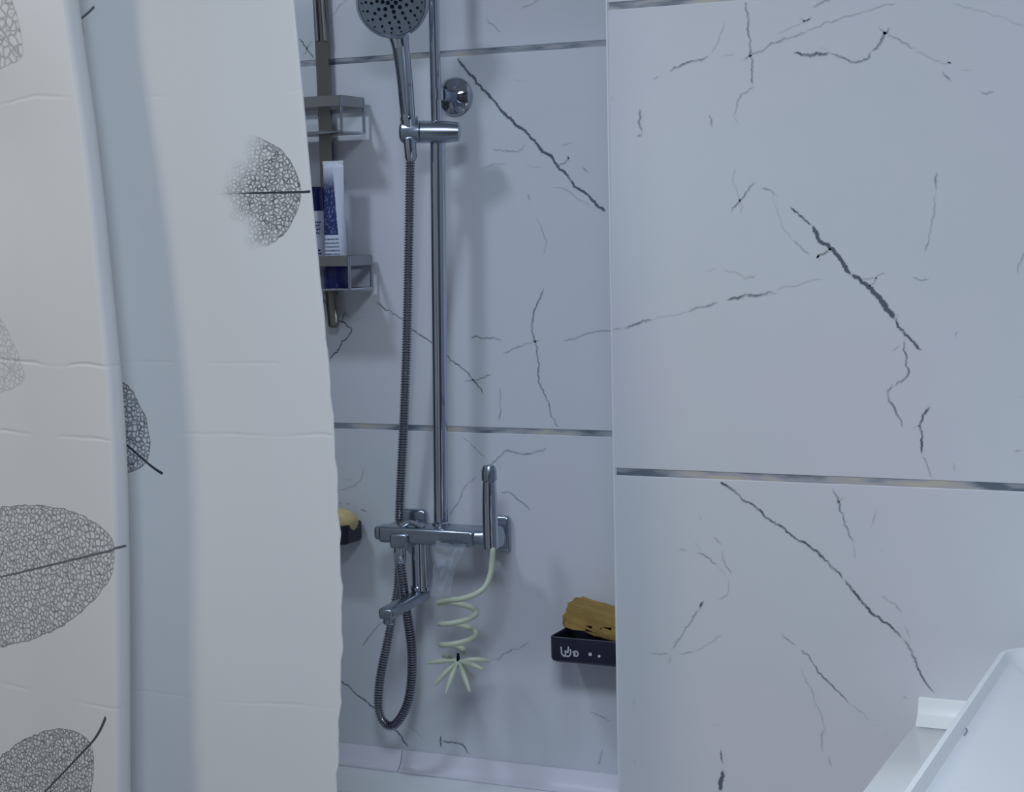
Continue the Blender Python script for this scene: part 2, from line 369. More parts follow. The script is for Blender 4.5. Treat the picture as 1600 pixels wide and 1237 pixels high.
# ------------------------------------------------------------------ bathtub
TZ = .532
bm = bmesh.new()
def rrect(x0, x1, y0, y1, r, n=6):
    out = []
    for cx, cy, a0 in ((x1-r, y1-r, 0), (x0+r, y1-r, 90), (x0+r, y0+r, 180), (x1-r, y0+r, 270)):
        for k in range(n+1):
            a = radians(a0+90*k/n); out.append((cx+r*cos(a), cy+r*sin(a)))
    return out
def loft(bm, loops, close_first=False, close_last=True):
    rr = [[bm.verts.new(p) for p in L] for L in loops]
    for a, b in zip(rr, rr[1:]):
        n = len(a)
        for k in range(n): bm.faces.new((a[k], a[(k+1) % n], b[(k+1) % n], b[k]))
    if close_first: bm.faces.new(rr[0])
    if close_last: bm.faces.new(rr[-1])
tx0, tx1, ty0, ty1 = -2.55, EX-.004, -.705, -.004
def L(x0, x1, y0, y1, r, z): return [(x, y, z) for x, y in rrect(x0, x1, y0, y1, r)]
loft(bm, [L(tx0, tx1, ty0, ty1, .012, 0.0), L(tx0, tx1, ty0, ty1, .012, TZ-.008), L(tx0+.004, tx1-.004, ty0+.004, ty1-.004, .012, TZ-.001), L(tx0+.012, tx1-.012, ty0+.012, ty1-.012, .012, TZ),
          L(tx0+.09, tx1-.09, ty0+.075, ty1-.105, .12, TZ-.001), L(tx0+.098, tx1-.098, ty0+.083, ty1-.113, .12, TZ-.008), L(tx0+.14, tx1-.14, ty0+.11, ty1-.14, .14, TZ-.2),
          L(tx0+.2, tx1-.2, ty0+.16, ty1-.19, .14, TZ-.39), L(tx0+.3, tx1-.3, ty0+.22, ty1-.25, .1, TZ-.40)], close_first=True)
tub = tag(obj('bathtub', bm, ENAMEL), 'white enamel bathtub rim under the shower mixer, behind the curtain', 'bathtub')

def strip(name, x0, x1, y, z0, z1, label, brk=None, mat=None):
    """sloping plastic sealing profile between wall and bath or counter"""
    def seg(a, b):
        bm = bmesh.new(); h = z1-z0
        prof = [(0, h), (-.004, h), (-.006, h-.004), (-.010, h*.45), (-.018, .006), (-.022, .004), (-.022, .0005), (0, .0005)]
        A = [bm.verts.new((a, y-.0005+p, z0+q)) for p, q in prof]; B = [bm.verts.new((b, y-.0005+p, z0+q)) for p, q in prof]
        n = len(prof)
        for k in range(n): bm.faces.new((A[k], A[(k+1) % n], B[(k+1) % n], B[k]))
        bm.faces.new(A); bm.faces.new(B[::-1]); return bm
    if not brk:
        return tag(obj(name, seg(x0, x1), mat or PVC), label, 'trim strip')
    t = thing(name, label, 'trim strip', (x0, y, z0))
    for a, b in brk: obj('strip_piece', seg(a, b), PVC, t)
    return t
xb = P(631, 1180, 0).x
strip('sealing_strip', -2.5, EX-.006, 0, TZ, TZ+.033, 'pinkish white plastic sealing strip along the wall above the bathtub rim', [(-2.5, xb-.0008), (xb+.0008, EX-.006)])

# ------------------------------------------------------------------ washbasin and counter
CTZ = .8115
cx0 = -.421
bm = bmesh.new(); box(bm, cx0, .35, -1.13, NY-.001, CTZ-.03, CTZ, .003)
ctr = tag(obj('countertop', bm, ENAMEL), 'glossy white countertop carrying the washbasin beside the tiled wall', 'countertop')
bm = bmesh.new(); box(bm, cx0+.02, .33, -1.11, NY-.001, .0, CTZ-.03, .002)
cab = thing('washbasin_cabinet', 'white cabinet under the washbasin countertop', 'cabinet', ((cx0+.35)/2, -.755, 0))
obj('body', bm, ENAMEL, cab)
for a, b in ((cx0+.024, -.038), (-.034, .326)):
    bm = bmesh.new(); box(bm, a, b, -1.13, -1.111, .08, CTZ-.035, .002); dd = obj('door', bm, ENAMEL, cab)
    bm = bmesh.new(); box(bm, (-.05 if b < 0 else -.028), (-.044 if b < 0 else -.022), -1.15, -1.13, .5, .62, .001); obj('handle', bm, CHROMES, dd)
strip('sealing_strip', cx0+.005, .35, NY, CTZ, CTZ+.0325, 'short white plastic sealing strip where the countertop meets the wall', mat=ENAMEL)
bz = .92; bx0, bx1, by0, by1 = -.313, .27, -1.10, NY-.010
bm = bmesh.new()
def BL(i, z, r): return L(bx0+i, bx1-i, by0+i, by1-i, max(r, .01), z)
loft(bm, [BL(.075, CTZ+.0005, .03), BL(.05, CTZ+.012, .035), BL(.012, bz-.03, .045), BL(.001, bz-.006, .05), BL(0, bz-.003, .05), BL(.002, bz, .05), BL(.0075, bz, .045), BL(.0095, bz-.003, .045),
          BL(.0135, bz-.010, .045), BL(.090, bz-.040, .06), BL(.14, bz-.062, .08), BL(.20, bz-.078, .05), BL(.22, bz-.080, .03)], close_first=True)
basin = tag(obj('washbasin', bm, ENAMEL), 'white rectangular washbasin with rounded corner on the countertop, lower right', 'washbasin')
# small dark hooked mark on the inner wall of the bowl
# ray from camera to inner wall handled approximately: wall slopes from (.0135,-.010) to (.055,-.045)
bm = bmesh.new()
def on_bowl(px, py):
    d = Fv + Rv*((px-IW/2)/FPX) - Uv*((py-IH/2)/FPX)
    # sloping inner left face plane: x = bx0+.0135 + (bz-.010 - z)*(.0415/.035)
    kx = .0765/.030; c0 = bx0+.0135+(bz-.010)*kx
    t = (c0-(CAM.x+kx*CAM.z))/(d.x+kx*d.z); return CAM+d*t
nrmb = Vector((.030, 0, .0765)).normalized()
mk = [on_bowl(1505,1136)+nrmb*.0004, on_bowl(1511,1141)+nrmb*.0004, on_bowl(1506,1149)+nrmb*.0004]
tube(bm, smooth_path(mk, 4), .0008, 6)
obj('chip_mark', bm, FACE, basin)

# ------------------------------------------------------------------ shower curtain
YF, YM0, YM1 = -.868, -.800, -.762      # pleat front, middle panel at the fold and at its free edge
e1px = [(108,-90),(113,0),(143,200),(159,350),(173,500),(184,600),(192,740),(195,900),(196,1237)]
e3px = [(450,-90),(458,0),(470,120),(482,250),(495,400),(505,480),(515,600),(524,700),(530,850),(535,950),(533,1050),(528,1150),(525,1237)]
def tabl(px, Y):
    t = [(P(x, y, Y).z, P(x, y, Y).x) for x, y in px]
    return [(2.1, t[0][1]-.012)]+t+[(.3, t[-1][1]-.02)]
E1 = tabl(e1px, YF+.013); E3 = tabl(e3px, YM1)
def Pl(px, py):            # point on the left panel
    Y = YF
    for _ in range(8):
        p = P(px, py, Y); Y = YF+.27*(E1[3][1]-p.x)
    return p
def Pm(px, py):            # point on the middle panel
    Y = YM0
    for _ in range(8):
        p = P(px, py, Y); x0 = E1[4][1]-.16; x1 = E3[4][1]; Y = YM0+(YM1-YM0)*(p.x-x0)/(x1-x0)
    return p
def interp(tab, z):
    for (za, a), (zb, b) in zip(tab, tab[1:]):
        if z >= zb:
            t = (za-z)/(za-zb); t = max(0, min(1, t)); return a+(b-a)*t
    return tab[-1][1]
def sm(tab, z): return (interp(tab, min(2.1, z+.06))+interp(tab, z)*2+interp(tab, max(.3, z-.06)))/4
def curtain_row(z):
    e1, e3 = sm(E1, z), sm(E3, z); pts = []
    for k in range(61):
        x = -2.35+(e1-.010+2.35)*(1-(1-k/60)**1.7); dd = e1-x
        far = max(0, min(1, (-1.62-x)/.15)); nearf = min(1, dd/.12)
        y = YF+.27*min(dd, .42)+far*.030*sin((x+1.62)*36)+nearf*(.004*sin(dd*13+1.5*z)+.0035*sin(z*11+x*6)*min(1, max(0, (z-1.3)*4)))
        pts.append((x, y, x))
    for k in range(1, 7):
        a = -pi/2+pi*k/6; pts.append((e1-.010+.010*cos(a), YF+.016+.016*sin(a), e1+.01*k/6))
    xb = e1-.16; ya = YF+.032; yb_ = YM0-.010
    for k in range(1, 8): pts.append((e1-.010-.15*k/7, ya+(yb_-.014-ya)*k/7, e1+.02*k))
    for k in range(1, 6):
        pts.append((xb-.006*sin(pi*k/5), yb_-.014+(YM0-yb_+.014)*k/5, 8+k))
    for k in range(1, 41):
        x = xb+(e3-xb)*k/40; f = min(1, k/16)*min(1, (40-k)/12); f = f*f*(3-2*f)
        low = min(1, max(0, (1.45-z)*3))
        edge = low*(.0012*sin(z*95)+.0008*sin(z*181+1)) if k == 40 else 0
        pts.append((x+edge, YM0+(YM1-YM0)*k/40+f*(.006*sin((x-xb)*14+.8*z)+.003*sin(z*9+x*8)), x+10))
    return pts
bm = bmesh.new(); uvl = bm.loops.layers.uv.new('cloth'); grid = []; NZ = 130
for i in range(NZ+1):
    z = 2.06-(2.06-.42)*i/NZ
    grid.append([(bm.verts.new((x, y, z)), u, z) for x, y, u in curtain_row(z)])
for a, b in zip(grid, grid[1:]):
    for k in range(len(a)-1):
        f = bm.faces.new((a[k][0], a[k+1][0], b[k+1][0], b[k][0]))
        for lp, q in zip(f.loops, (a[k], a[k+1], b[k+1], b[k])): lp[uvl].uv = (q[1], q[2])
edge_pts = [r[-1][0].co.copy() for r in grid]

def leaf_group():
    g = bpy.data.node_groups.new('skeleton_leaf', 'ShaderNodeTree')
    for nm in ('U', 'V', 'U0', 'V0', 'Cos', 'Sin', 'Length', 'Width', 'Stem', 'Fade', 'Curl', 'Cells', 'Line', 'Jitter'):
        g.interface.new_socket(nm, in_out='INPUT', socket_type='NodeSocketFloat')
    g.interface.new_socket('Ink', in_out='OUTPUT', socket_type='NodeSocketFloat')
    gi = g.nodes.new('NodeGroupInput'); go = g.nodes.new('NodeGroupOutput'); I = gi.outputs
    du = mth(g, 'SUBTRACT', I['U'], I['U0']); dv = mth(g, 'SUBTRACT', I['V'], I['V0'])
    a = mth(g, 'ADD', mth(g, 'MULTIPLY', du, I['Cos']), mth(g, 'MULTIPLY', dv, I['Sin']))
    b = mth(g, 'SUBTRACT', mth(g, 'MULTIPLY', dv, I['Cos']), mth(g, 'MULTIPLY', du, I['Sin']))
    t = mth(g, 'DIVIDE', a, I['Length']); tcl = mth(g, 'MINIMUM', mth(g, 'MAXIMUM', t, 0.0), 1.0)
    b = mth(g, 'SUBTRACT', b, mth(g, 'MULTIPLY', I['Curl'], mth(g, 'MULTIPLY', t, t)))
    ab = mth(g, 'ABSOLUTE', b)
    wd = mth(g, 'MULTIPLY', mth(g, 'MULTIPLY', mth(g, 'POWER', tcl, .62), mth(g, 'POWER', mth(g, 'SUBTRACT', 1.0, tcl), .72)), mth(g, 'MULTIPLY', I['Width'], 2.5))
    # jagged outline
    cmb = g.nodes.new('ShaderNodeCombineXYZ'); g.links.new(I['U'], cmb.inputs[0]); g.links.new(I['V'], cmb.inputs[1])
    nz = g.nodes.new('ShaderNodeTexNoise'); nz.inputs['Scale'].default_value = 60; g.links.new(cmb.outputs[0], nz.inputs['Vector'])
    wd = mth(g, 'ADD', wd, mth(g, 'MULTIPLY', mth(g, 'SUBTRACT', nz.outputs[0], .5), mth(g, 'MULTIPLY', .01, sstep(g, tcl, 0, .1))))
    sd = mth(g, 'SUBTRACT', wd, ab)
    inside = mth(g, 'MULTIPLY', sstep(g, sd, 0, .0006), mth(g, 'GREATER_THAN', t, 0.0))
    # warp so the cells stretch along the side ribs
    n2 = g.nodes.new('ShaderNodeTexNoise'); n2.inputs['Scale'].default_value = 90; n2.inputs['Detail'].default_value = 1; g.links.new(cmb.outputs[0], n2.inputs['Vector'])
    vm = g.nodes.new('ShaderNodeVectorMath'); vm.operation = 'MULTIPLY_ADD'; vm.inputs[1].default_value = (.006, .006, 0)
    g.links.new(n2.outputs['Color'], vm.inputs[0]); g.links.new(cmb.outputs[0], vm.inputs[2])
    def vor(scale, lo, hi):
        v = g.nodes.new('ShaderNodeTexVoronoi'); v.voronoi_dimensions = '2D'; v.feature = 'DISTANCE_TO_EDGE'
        g.links.new(vm.outputs[0], v.inputs['Vector']); setin(g, v.inputs['Scale'], scale)
        m = g.nodes.new('ShaderNodeMapRange'); g.links.new(v.outputs['Distance'], m.inputs[0])
        setin(g, m.inputs[1], lo); setin(g, m.inputs[2], hi); m.inputs[3].default_value = 1; m.inputs[4].default_value = 0
        return m.outputs[0]
    fine = vor(I['Cells'], I['Line'], mth(g, 'MULTIPLY', I['Line'], 2.6))
    coarse = vor(mth(g, 'MULTIPLY', I['Cells'], .3), .008, .045)
    n4 = g.nodes.new('ShaderNodeTexNoise'); n4.inputs['Scale'].default_value = 130; g.links.new(cmb.outputs[0], n4.inputs['Vector'])
    net = mth(g, 'MAXIMUM', mth(g, 'MULTIPLY', fine, mth(g, 'MULTIPLY_ADD', n4.outputs[0], 1.1, .15)), mth(g, 'MULTIPLY', coarse, .75))
    # side ribs
    q = mth(g, 'SUBTRACT', a, mth(g, 'MULTIPLY', ab, .95))
    fr = mth(g, 'ABSOLUTE', mth(g, 'SUBTRACT', mth(g, 'FRACT', mth(g, 'MULTIPLY', mth(g, 'ADD', q, mth(g, 'MULTIPLY', nz.outputs[0], .012)), 38)), .5))
    rib = mth(g, 'MULTIPLY', mth(g, 'SUBTRACT', 1, sstep(g, fr, .012, .045)), .55)
    net = mth(g, 'MAXIMUM', net, rib)
    outl = mth(g, 'MULTIPLY', mth(g, 'SUBTRACT', 1, sstep(g, mth(g, 'ABSOLUTE', mth(g, 'SUBTRACT', sd, .0006)), .0003, .0011)), .8)
    outl = mth(g, 'MULTIPLY', outl, mth(g, 'GREATER_THAN', t, 0.001))
    midw = mth(g, 'MULTIPLY_ADD', tcl, -.0011, .0015)
    mid = mth(g, 'MULTIPLY', mth(g, 'LESS_THAN', ab, midw), mth(g, 'GREATER_THAN', t, 0.0))
    body = mth(g, 'MAXIMUM', mth(g, 'MULTIPLY', net, inside), mth(g, 'MAXIMUM', outl, mid))
    body = mth(g, 'MULTIPLY', body, mth(g, 'LESS_THAN', t, 1.0))
    n3 = g.nodes.new('ShaderNodeTexNoise'); n3.inputs['Scale'].default_value = 42; n3.inputs['Detail'].default_value = 4; g.links.new(cmb.outputs[0], n3.inputs['Vector'])
    edgeness = mth(g, 'DIVIDE', ab, mth(g, 'MAXIMUM', I['Width'], .001))
    ft = mth(g, 'ADD', mth(g, 'ADD', t, mth(g, 'MULTIPLY', edgeness, .33)), mth(g, 'MULTIPLY', mth(g, 'SUBTRACT', n3.outputs[0], .5), I['Jitter']))
    m = g.nodes.new('ShaderNodeMapRange'); m.interpolation_type = 'SMOOTHSTEP'; g.links.new(ft, m.inputs[0]); g.links.new(I['Fade'], m.inputs[1])
    g.links.new(mth(g, 'ADD', I['Fade'], .38), m.inputs[2]); m.inputs[3].default_value = 1; m.inputs[4].default_value = 0
    body = mth(g, 'MULTIPLY', body, m.outputs[0])
    # stem, slightly bent
    bs = mth(g, 'SUBTRACT', ab, mth(g, 'MULTIPLY', 0.0, a))
    a2 = mth(g, 'MULTIPLY', mth(g, 'MULTIPLY', a, a), 4.0)
    b2 = mth(g, 'ABSOLUTE', mth(g, 'ADD', b, a2))
    st = mth(g, 'MULTIPLY', mth(g, 'MULTIPLY', mth(g, 'LESS_THAN', a, 0.0), mth(g, 'GREATER_THAN', a, mth(g, 'MULTIPLY', I['Stem'], -1.0))), mth(g, 'LESS_THAN', b2, mth(g, 'MULTIPLY_ADD', a, -.02, .0014)))
    g.links.new(mth(g, 'MAXIMUM', body, st, clamp=True), go.inputs['Ink'])
    return g
LG = leaf_group()
# base px, tip px, half width m, stem m, fade start, curl, cell scale, line, ink, fade jitter, panel plane Y, panel offset
LEAVES = [
 ((471,300),(300,304),.067,.012,.42,.0,205,.11,1.0,.35,-.735,10),
 ((179,859),(-195,948),.087,.005,1.2,.0,150,.085,.85,.0,-.800,0),
 ((138,1163),(-75,1390),.078,.048,1.2,-.0,175,.095,.95,.0,-.800,0),
 ((229,722),(45,570),.062,.026,1.3,.0,180,.105,1.0,.0,-.735,10),
 ((126,29),(25,95),.045,.024,1.2,.0,170,.075,.85,.0,-.735,10),
 ((-180,-130),(40,88),.085,.03,1.3,.0,85,.07,.55,.0,-.800,0),
 ((-190,430),(36,592),.075,.03,1.05,.0,130,.07,.34,.2,-.800,0),
]
def curtain_mat():
    k = NT('curtain_cloth'); nt = k.t
    uv = k.node('ShaderNodeUVMap', uv_map='cloth'); sp = k.node('ShaderNodeSeparateXYZ'); nt.links.new(uv.outputs[0], sp.inputs[0])
    U, V = sp.outputs[0], sp.outputs[1]
    ink = None
    for bpx, tpx, wdt, stem, fade, curl, cells, line, strength, jit, Y, off in LEAVES:
        a, t = (Pm(*bpx), Pm(*tpx)) if off else (Pl(*bpx), Pl(*tpx)); dx, dz = t.x-a.x, t.z-a.z; Ln = math.hypot(dx, dz)
        g = k.node('ShaderNodeGroup'); g.node_tree = LG
        nt.links.new(U, g.inputs['U']); nt.links.new(V, g.inputs['V'])
        for nm, v in (('U0', a.x+off), ('V0', a.z), ('Cos', dx/Ln), ('Sin', dz/Ln), ('Length', Ln), ('Width', wdt), ('Stem', stem), ('Fade', fade), ('Curl', curl), ('Cells', cells), ('Line', line), ('Jitter', jit)):
            g.inputs[nm].default_value = v
        s = mth(nt, 'MULTIPLY', g.outputs[0], strength)
        ink = s if ink is None else mth(nt, 'MAXIMUM', ink, s)
    cloth = (.86, .875, .885, 1)
    col = mixc(nt, ink, cloth, (.05, .06, .08, 1))
    df = k.b; nt.links.new(col, df.inputs['Base Color']); df.inputs['Roughness'].default_value = .55; df.inputs['Specular IOR Level'].default_value = .25
    tr = k.node('ShaderNodeBsdfTranslucent'); nt.links.new(col, tr.inputs['Color'])
    mx = k.node('ShaderNodeMixShader'); mx.inputs[0].default_value = .20
    nt.links.new(df.outputs[0], mx.inputs[1]); nt.links.new(tr.outputs[0], mx.inputs[2])
    nt.links.new(mx.outputs[0], k.n['Material Output'].inputs['Surface'])
    # packaging creases and weave
    cm = k.node('ShaderNodeCombineXYZ'); nt.links.new(U, cm.inputs[0]); nt.links.new(V, cm.inputs[1])
    nz = k.node('ShaderNodeTexNoise'); nz.inputs['Scale'].default_value = 9; nt.links.new(cm.outputs[0], nz.inputs['Vector'])
    h = None
    for z, slope, amp in ((1.590, -.03, .5), (1.276, -.05, 1.0), (1.190, .0, .9), (.866, .05, .5)):
        zz = mth(nt, 'SUBTRACT', V, mth(nt, 'ADD', mth(nt, 'MULTIPLY', mth(nt, 'SUBTRACT', nz.outputs[0], .5), .022), z))
        g = mth(nt, 'MULTIPLY', mth(nt, 'SUBTRACT', 1, sstep(nt, mth(nt, 'ABSOLUTE', zz), 0.0, .0035)), mth(nt, 'MULTIPLY', amp, sstep(nt, nz.outputs[0], .38, .6)))
        h = g if h is None else mth(nt, 'ADD', h, g)
    bp = k.node('ShaderNodeBump'); bp.inputs['Strength'].default_value = .30; bp.inputs['Distance'].default_value = .0014
    nt.links.new(h, bp.inputs['Height'])
    nt.links.new(bp.outputs[0], df.inputs['Normal']); nt.links.new(bp.outputs[0], tr.inputs['Normal'])
    return k.m
CURT = curtain_mat()
me = bpy.data.meshes.new('shower_curtain'); bm.to_mesh(me); bm.free()
for p in me.polygons: p.use_smooth = True
curtain = tag(link('shower_curtain', me, CURT), 'off-white shower curtain printed with grey skeleton leaves, hanging in wide folds', 'curtain')
HEM = plain('curtain_hem', (.80, .83, .86), .6)
bm = bmesh.new(); tube(bm, edge_pts, .0013, 6); obj('hem', bm, HEM, curtain)
bm = bmesh.new(); tube(bm, [(LX+.001, -.80, 2.072), (RX-.001, -.80, 2.072)], .0125, 16)
tag(obj('curtain_rod', bm, CHROMES), 'metal rod that the leaf-printed shower curtain hangs from', 'curtain rod')

# ------------------------------------------------------------------ shower rail
YP = -.065
up_t = P(672, -140, YP); up_b = P(677.5, 200, YP); lo_t = P(683.5, 205, YP); lo_b = P(689.5, 826, YP)
pz = lambda p: (p.x, p.y, p.z)
rail = thing('shower_rail', 'vertical chrome riser rail with sliding holder above the mixer', 'shower rail', (lo_b.x, YP, lo_b.z))
xr = (up_t.x+lo_b.x)/2
bm = bmesh.new(); tube(bm, [(lo_t.x-.001, YP, 2.12), (lo_t.x-.001, YP, 1.57)], .0086, 24); obj('upper_pole', bm, CHROME, rail)
bm = bmesh.new(); tube(bm, [pz(lo_t), pz(lo_b)], .0118, 28); obj('pole', bm, CHROME, rail)
bm = bmesh.new(); lathe(bm, [(.0145, 0), (.0145, .012), (.012, .014)], (lo_b.x, YP, lo_b.z-.002), (0, 0, 1)); obj('collar', bm, CHROME, rail)
# wall bracket: disc on the wall, post, clamp
dc = P(711, 151, 0); pj = (lo_t.x, YP, dc.z-.004)
br = bmesh.new(); lathe(br, [(.0300, 0), (.0305, .004), (.027, .009), (.014, .013), (.0095, .016), (.0095, .050)], (lo_t.x+.002, -.0005, dc.z), (0, -1, 0)); wb = obj('wall_bracket', br, CHROME, rail)
bm = bmesh.new(); lathe(bm, [(.0095, -.009), (.0105, -.008), (.0105, .008), (.0095, .009)], (lo_t.x-.0005, YP+.002, dc.z), (0, 0, 1)); obj('clamp', bm, CHROME, wb)
# a second bracket high on the wall, above the frame
bm = bmesh.new(); lathe(bm, [(.0245, 0), (.0245, .004), (.021, .009), (.012, .012), (.0095, .016), (.0095, .060)], (lo_t.x+.002, -.0005, 2.09), (0, -1, 0)); obj('wall_bracket', bm, CHROME, rail)
# sliding holder: horizontal rounded cylinder in two pieces
sl, sr = P(625, 206, -.100), P(719, 206, -.068)
ax = (sr-sl).normalized(); Ls = (sr-sl).length
bm = bmesh.new(); lathe(bm, [(.012, 0), (.0155, .002), (.0175, .005), (.0175, .0305), (.0165, .0315)], sl, ax, 32); holder = obj('slider', bm, CHROMES, rail)
bm = bmesh.new(); lathe(bm, [(.0165, .0325), (.0175, .0335), (.0170, Ls-.022), (.0145, Ls-.002), (.010, Ls)], sl, ax, 32); obj('locking_knob', bm, CHROMES, holder)
hc = P(640, 200, -.098)
bm = bmesh.new(); lathe(bm, [(.0130, -.016), (.0130, .016), (.0140, .018), (.0140, .0235), (.0125, .0240)], (hc.x, hc.y+.001, hc.z-.006), (0, -.12, 1), 28); obj('socket', bm, CHROME, holder)

# ------------------------------------------------------------------ hand shower
YH = -.128
hcen = P(613, 2, YH); hbase = P(640, 212, -.100)
hs = thing('hand_shower', 'round chrome hand shower with dark nozzles, resting in the rail holder', 'shower head', pz(hbase))
neck = P(625, 66, -.100)
hx = P(638, 190, -.100)
pth = smooth_path([hbase, hx, P(632, 120, -.102), neck, P(620, 42, -.096)], 6)
n = len(pth)
bm = bmesh.new(); tube(bm, pth, [.0100+.0045*min(1, i/(n-1)*1.3)+.007*max(0, i/(n-1)-.72)/.28 for i in range(n)], 28, flat=(1.0, .85)); obj('handle', bm, CHROME, hs)
bm = bmesh.new()
ff = smooth_path([P(635, 178, -.1125), P(630, 120, -.114), P(625, 74, -.1145)], 6)
tube(bm, ff, [.0040+.003*(i/(len(ff)-1)) for i in range(len(ff))], 12, flat=(1.4, .5)); obj('grip_panel', bm, CHROMES, hs)
axh = (CAM-hcen).normalized(); axh = (axh+Vector((.0, -.25, -.28))).normalized()
# body of the head: disc with rounded back
bm = bmesh.new(); lathe(bm, [(.012, -.026), (.030, -.020), (.047, -.010), (.0545, -.002), (.0560, .004), (.0552, .0085), (.0515, .0100), (.0505, .0080)], hcen, axh, 56); hd = obj('head', bm, CHROME, hs)
bm = bmesh.new(); lathe(bm, [(.0505, .0070), (.0500, .0092), (.040, .0100), (.002, .0102)], hcen, axh, 56); obj('spray_face', bm, FACE, hd)
q = axh.to_track_quat('Z', 'Y').to_matrix()
bm = bmesh.new()
for ring, (rad, cnt, sz) in enumerate(((.006, 4, .0036), (.0140, 7, .0034), (.0225, 10, .0028), (.0310, 14, .0025), (.0395, 17, .0022), (.0460, 20, .0014))):
    for j in range(cnt):
        a = 2*pi*(j+.37*ring)/cnt+random.uniform(-.05, .05)
        c = hcen+q @ Vector((rad*cos(a), rad*sin(a), .0099))
        lathe(bm, [(sz, 0), (sz*.9, .0013), (sz*.5, .0016)], c, axh, 8)
o = obj('nozzle', bm, RUBBER, hd); o['kind'] = 'stuff'; o['label'] = 'dark rubber spray nozzles in rings'

# ------------------------------------------------------------------ mixer tap
mx = thing('shower_mixer', 'chrome wall-mounted bath mixer with lever and spout under the rail', 'tap', (-1.235, 0, .93))
eL = P(651, 821, 0); eR = P(780, 831, 0); eRz = (eL.z+eR.z)/2
for e in (eL, eR):
    bm = bmesh.new(); box(bm, e.x-.025, e.x+.023, -.0135, -.0005, e.z-.029, e.z+.029, .006, 3); es = obj('escutcheon', bm, CHROMES, mx)
    bm = bmesh.new(); lathe(bm, [(.016, .013), (.016, .022), (.0145, .024), (.0145, .05)], (e.x, 0, e.z-.002), (0, -1, 0), 6); obj('nut', bm, CHROME, es)
bl, brr = P(600, 834, -.095), P(775, 842, -.09)
bzc = (bl.z+brr.z)/2+.001
bm = bmesh.new()
box(bm, bl.x-.002, brr.x-.030, -.112, -.048, bzc-.013, bzc+.013, .005, 3)
obj('body', bm, CHROMES, mx)
# tapered right end toward the lever
bm = bmesh.new()
pr = [((bl.x+brr.x)/2+.02, .013, .030), (brr.x-.02, .015, .030), (brr.x-.004, .018, .026), (brr.x+.001, .016, .022)]
rings = []
for x, hz, hy in pr:
    rings.append([(x, -.08+hy*cos(2*pi*k/20)*(1 if abs(cos(2*pi*k/20)) < .8 else .95), bzc+hz*max(-.92, min(.92, 1.25*sin(2*pi*k/20)))) for k in range(20)])
loft(bm, rings, close_first=True); obj('cartridge_housing', bm, CHROMES, mx)
# diverter block left
d0, d1 = P(609, 834, -.115), P(637, 858, -.115)
bm = bmesh.new(); box(bm, d0.x, d1.x, -.118, -.085, d1.z, bzc+.004, .004, 3); obj('diverter', bm, CHROMES, mx)
bm = bmesh.new(); k0 = P(598, 828, -.100); box(bm, bl.x-.012, bl.x+.012, -.108, -.075, bzc-.010, bzc+.012, .005, 3); obj('diverter_knob', bm, CHROMES, mx)
bm = bmesh.new(); k0 = P(636, 822, -.09); tube(bm, smooth_path([(k0.x-.004, -.10, bzc+.013), (k0.x+.012, -.10, bzc+.020), (k0.x+.035, -.10, bzc+.012)], 6), .0035, 12, flat=(1, 1.6)); obj('diverter_lever', bm, CHROME, mx)
# spout: down tube then a flat nose straight out from the wall
s0 = P(655, 852, -.075); s1 = P(656, 922, -.075)
bm = bmesh.new(); tube(bm, [(s0.x, -.075, bzc-.010), (s0.x, -.075, s1.z+.004)], .0135, 28); sp = obj('spout_tube', bm, CHROME, mx)
bm = bmesh.new(); lathe(bm, [(.0150, -.004), (.0158, -.003), (.0158, .003), (.0150, .004)], (s0.x, -.075, s1.z+.004), (0, 0, 1), 28); obj('ring', bm, CHROME, sp)
bm = bmesh.new(); box(bm, s0.x-.0125, s0.x+.0125, -.196, -.0625, s1.z-.017, s1.z+.0005, .005, 3, rot=Matrix.Rotation(radians(3), 3, 'X'), piv=(s0.x, -.075, s1.z)); obj('spout', bm, CHROMES, mx)
bm = bmesh.new(); lathe(bm, [(.0095, 0), (.0100, -.009), (.0085, -.011)], (s0.x, -.181, s1.z-.021), (0, 0, 1), 24); obj('aerator', bm, CHROMES, mx)
# lever on the right: upright rounded bar with ribbed cap
l0 = P(767, 850, -.105); l1 = P(763, 752, -.105); l2 = P(763, 727, -.105)
bm = bmesh.new(); pts = smooth_path([(l0.x, -.105, bzc-.012), (l0.x, -.106, bzc+.02), (l0.x, -.106, l1.z-.03), (l0.x, -.106, l1.z)], 6)
tube(bm, pts, [.0118]*(len(pts)-6)+[.0116, .0114, .0111, .0108, .0105, .0102], 28); lev = obj('lever', bm, CHROME, mx)
bm = bmesh.new(); lathe(bm, [(.0088, -.004), (.0088, .001), (.0115, .002), (.0120, .006), (.0115, .018), (.0090, .0245), (.004, .026)], (l0.x, -.106, l1.z), (0, 0, 1), 14); obj('lever_cap', bm, CHROMES, lev)

